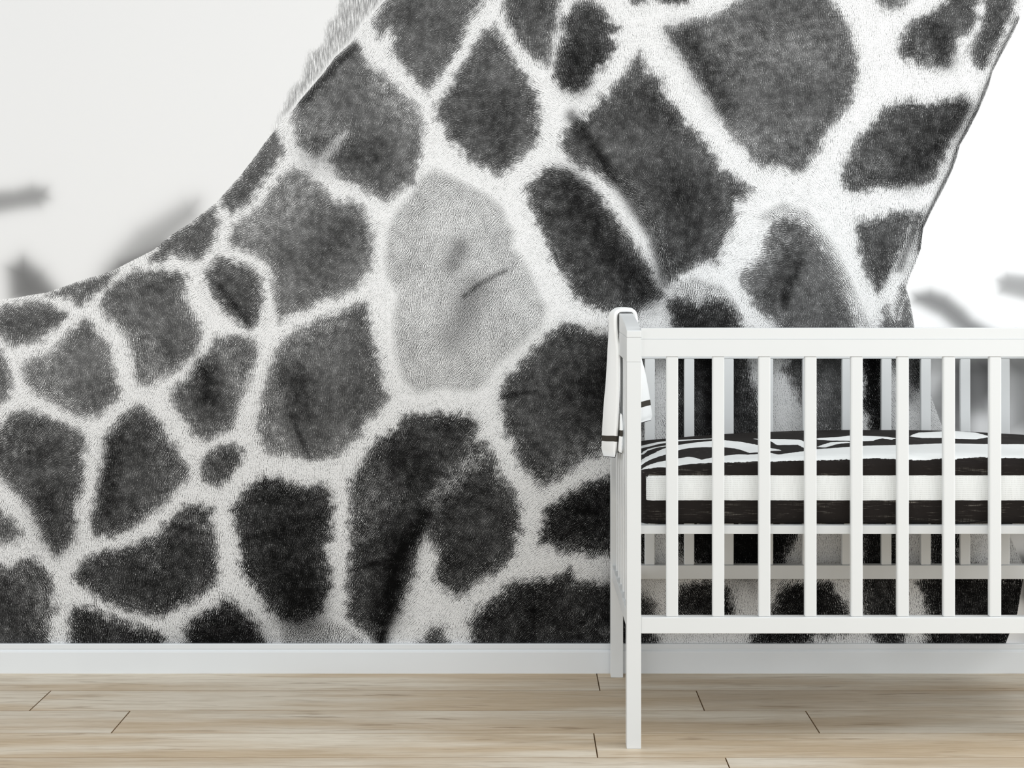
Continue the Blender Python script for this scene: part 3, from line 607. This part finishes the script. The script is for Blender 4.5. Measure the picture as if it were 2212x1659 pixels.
mat_o = link('crib_mattress', me, sheet_mat(), None, True)
tag(mat_o, 'thick crib mattress in a black and white zebra-striped fitted sheet', 'mattress')

# ------------------------------------------------------------ blanket over the crib end
def cloth_mat():
    q = NT('white_cotton'); p = q.obj(); h = q.attr('hem')
    st = q.math('MULTIPLY', q.ss(h, .0365, .0370), q.ss(h, .0505, .0500))
    col = q.mixc(st, lin((249, 250, 249)), lin((66, 62, 56)))
    q.put(q.b.inputs['Base Color'], col); q.b.inputs['Roughness'].default_value = .85; q.b.inputs['Specular IOR Level'].default_value = .1
    bp = q.n('ShaderNodeBump'); bp.inputs['Strength'].default_value = .2; bp.inputs['Distance'].default_value = .001
    q.put(bp.inputs['Height'], q.noise(p, 500, 2)); q.put(q.b.inputs['Normal'], bp.outputs[0]); return q.m
M_CLOTH = cloth_mat(); M_PIPE = paint('black_piping', (36, 33, 32), .7, .1)
def catmull(P, n):
    P = np.asarray(P, float); P = np.vstack([2 * P[0] - P[1], P, 2 * P[-1] - P[-2]]); out = []
    for i in range(1, len(P) - 2):
        for t in np.arange(n) / n:
            a, b, c, d = P[i - 1:i + 3]
            out.append(.5 * (2 * b + (c - a) * t + (2 * a - 5 * b + 4 * c - d) * t * t + (3 * b - a - 3 * c + d) * t ** 3))
    out.append(P[-2]); return np.array(out)
def strip(path_fn, y0, y1, thick, nv=20, hem_both=True, n=6):
    rows = []; hems = []
    for j in range(nv + 1):
        v = j / nv; C = catmull(path_fn(v, y0 + (y1 - y0) * v), n)
        L = np.r_[0, np.cumsum(np.hypot(*np.diff(C, axis=0).T))]
        T = np.gradient(C, axis=0); T /= np.linalg.norm(T, axis=1)[:, None] + 1e-9
        N = np.stack([-T[:, 1], T[:, 0]], 1)
        e = np.clip(np.minimum(L, L[-1] - L) / (thick * .5), 0, 1); th = thick * .5 * np.sqrt(1 - (1 - e) ** 2) * (.35 + .65 * 1)
        a = C + N * th[:, None]; b = (C - N * th[:, None])[::-1]
        rows.append(np.vstack([a, b])); hem = np.minimum(L, L[-1] - L) if hem_both else L
        hems.append(np.r_[hem, hem[::-1]])
    R = np.array(rows); ys = y0 + (y1 - y0) * np.arange(nv + 1) / nv
    P = np.stack([R[:, :, 0], np.repeat(ys[:, None], R.shape[1], 1), R[:, :, 1]], -1)
    # rounded long edges: squeeze first / last rows towards the centre line
    P[:, :, 1] += .004 * np.sin(P[:, :, 2] * 21 + 1.3)[:, :] * (P[:, :, 2] < .88)
    def squeeze(r, f, dy):
        half = r.shape[0] // 2; c = (r[:half] + r[half:][::-1]) / 2; c = np.vstack([c, c[::-1]])
        o = c + (r - c) * f; o[:, 1] += dy; return o
    A = [squeeze(P[0], .01, -.45 * thick), squeeze(P[0], .7, -.33 * thick)] + list(P) + [squeeze(P[-1], .7, .33 * thick), squeeze(P[-1], .01, .45 * thick)]
    H = [hems[0]] * 2 + hems + [hems[-1]] * 2
    return np.array(A), np.array(H)
def outer_path(v, y):
    t = capz(y) + .0062
    l = lambda a, b: a + (b - a) * v
    bul = -.007 * math.sin(math.pi * min(1, v * 1.15))
    return [(l(.2262, .2105) , l(.597, .575)), (l(.2315, .2150) + bul, .68), (l(.2345, .2215) + bul, .76), (l(.2345, .2262) + bul * .6, .84), (.2295, .893), (.2290, t - .012),
            (.2340, t - .0025), (.2415, t), (.2600, t), (.2690, t - .0025), (.2735, t - .012), (l(.2760, .2770), .895), (l(.2790, .2920), .84), (l(.2835, .3080), .78), (l(.2840, .3190), .72), (l(.2830, .327), l(.677, .663))]
blanket = empty('baby_blanket', (.2515, .40, .94))
tag(blanket, 'folded white blanket with a dark stripe, draped over the left end of the crib', 'blanket')
def part(name, P, H, mat):
    me = grid_mesh(name, P - np.array([.2515, .40, .94]), closed_v=True); fattr(me, 'hem', H)
    bm = bmesh.new(); bm.from_mesh(me); bmesh.ops.recalc_face_normals(bm, faces=bm.faces[:]); bm.to_mesh(me); bm.free()
    return link(name, me, mat, blanket, True)
YN, YFAR = .290, .518
P, H = strip(outer_path, YN, YFAR, .0105); part('cloth', P, H, M_CLOTH)
def tube(name, pts, r, parent, mat, off=(0, 0, 0)):
    pts = [Vector(p) - Vector(off) for p in pts]; bm = bmesh.new(); rings = []
    for i, p in enumerate(pts):
        t = (pts[min(i + 1, len(pts) - 1)] - pts[max(i - 1, 0)]).normalized(); u = t.orthogonal().normalized(); w_ = t.cross(u)
        if i and rings:
            pass
        rings.append([bm.verts.new(p + (u * math.cos(a) + w_ * math.sin(a)) * r) for a in [k_ * math.pi / 3 for k_ in range(6)]])
    for A, B in zip(rings[:-1], rings[1:]):
        # match the nearest start vertex so that the rings do not twist
        s = min(range(6), key=lambda q: (B[q].co - A[0].co).length)
        B[:] = B[s:] + B[:s]
        if (B[1].co - A[1].co).length > (B[-1].co - A[1].co).length: B[1:] = B[:0:-1]
        for k_ in range(6): bm.faces.new((A[k_], A[(k_ + 1) % 6], B[(k_ + 1) % 6], B[k_]))
    bm.faces.new(rings[0]); bm.faces.new(rings[-1][::-1]); bmesh.ops.recalc_face_normals(bm, faces=bm.faces[:])
    me = bpy.data.meshes.new(name); bm.to_mesh(me); bm.free(); return link(name, me, mat, parent, True)
half = P.shape[1] // 2
def centre(row): return (row[:half] + row[half:][::-1]) / 2
edge = [Vector(c) for c in P[1][half:][::-1]][1:int(half * .62)]
hemA = [Vector(centre(r)[0]) + Vector((0, 0, -.0004)) for r in P]; hemB = [Vector(centre(r)[-1]) + Vector((0, 0, -.0004)) for r in P]
tube('piping', [*hemA[::-1], *edge], .0007, blanket, M_PIPE, (.2515, .40, .94))
tube('piping', hemB, .0008, blanket, M_PIPE, (.2515, .40, .94))
# second layer of the fold, seen behind the outer flap
def under_path(v, y):
    l = lambda a, b: a + (b - a) * v
    return [(l(.2385, .2285), l(.6120, .592)), (l(.2400, .2290), .64), (l(.2410, .2290), .67), (l(.2400, .2280), .70)]
def under_path2(v, y):
    return [(x_, z_) for x_, z_ in under_path(v, y)]
P2, H2 = strip(under_path2, .286, .50, .006, nv=10, hem_both=False)
nr = P2.shape[0]; P2[:, :, 1] -= np.clip((.69 - P2[:, :, 2]) / .07, 0, 1) * .046 * (1 - np.linspace(0, 1, nr))[:, None]
part('inner_layer', P2, H2, M_CLOTH)
half = P2.shape[1] // 2
tube('piping', [Vector(centre(r)[0]) + Vector((0, 0, -.0004)) for r in P2], .0008, blanket, M_PIPE, (.2515, .40, .94))
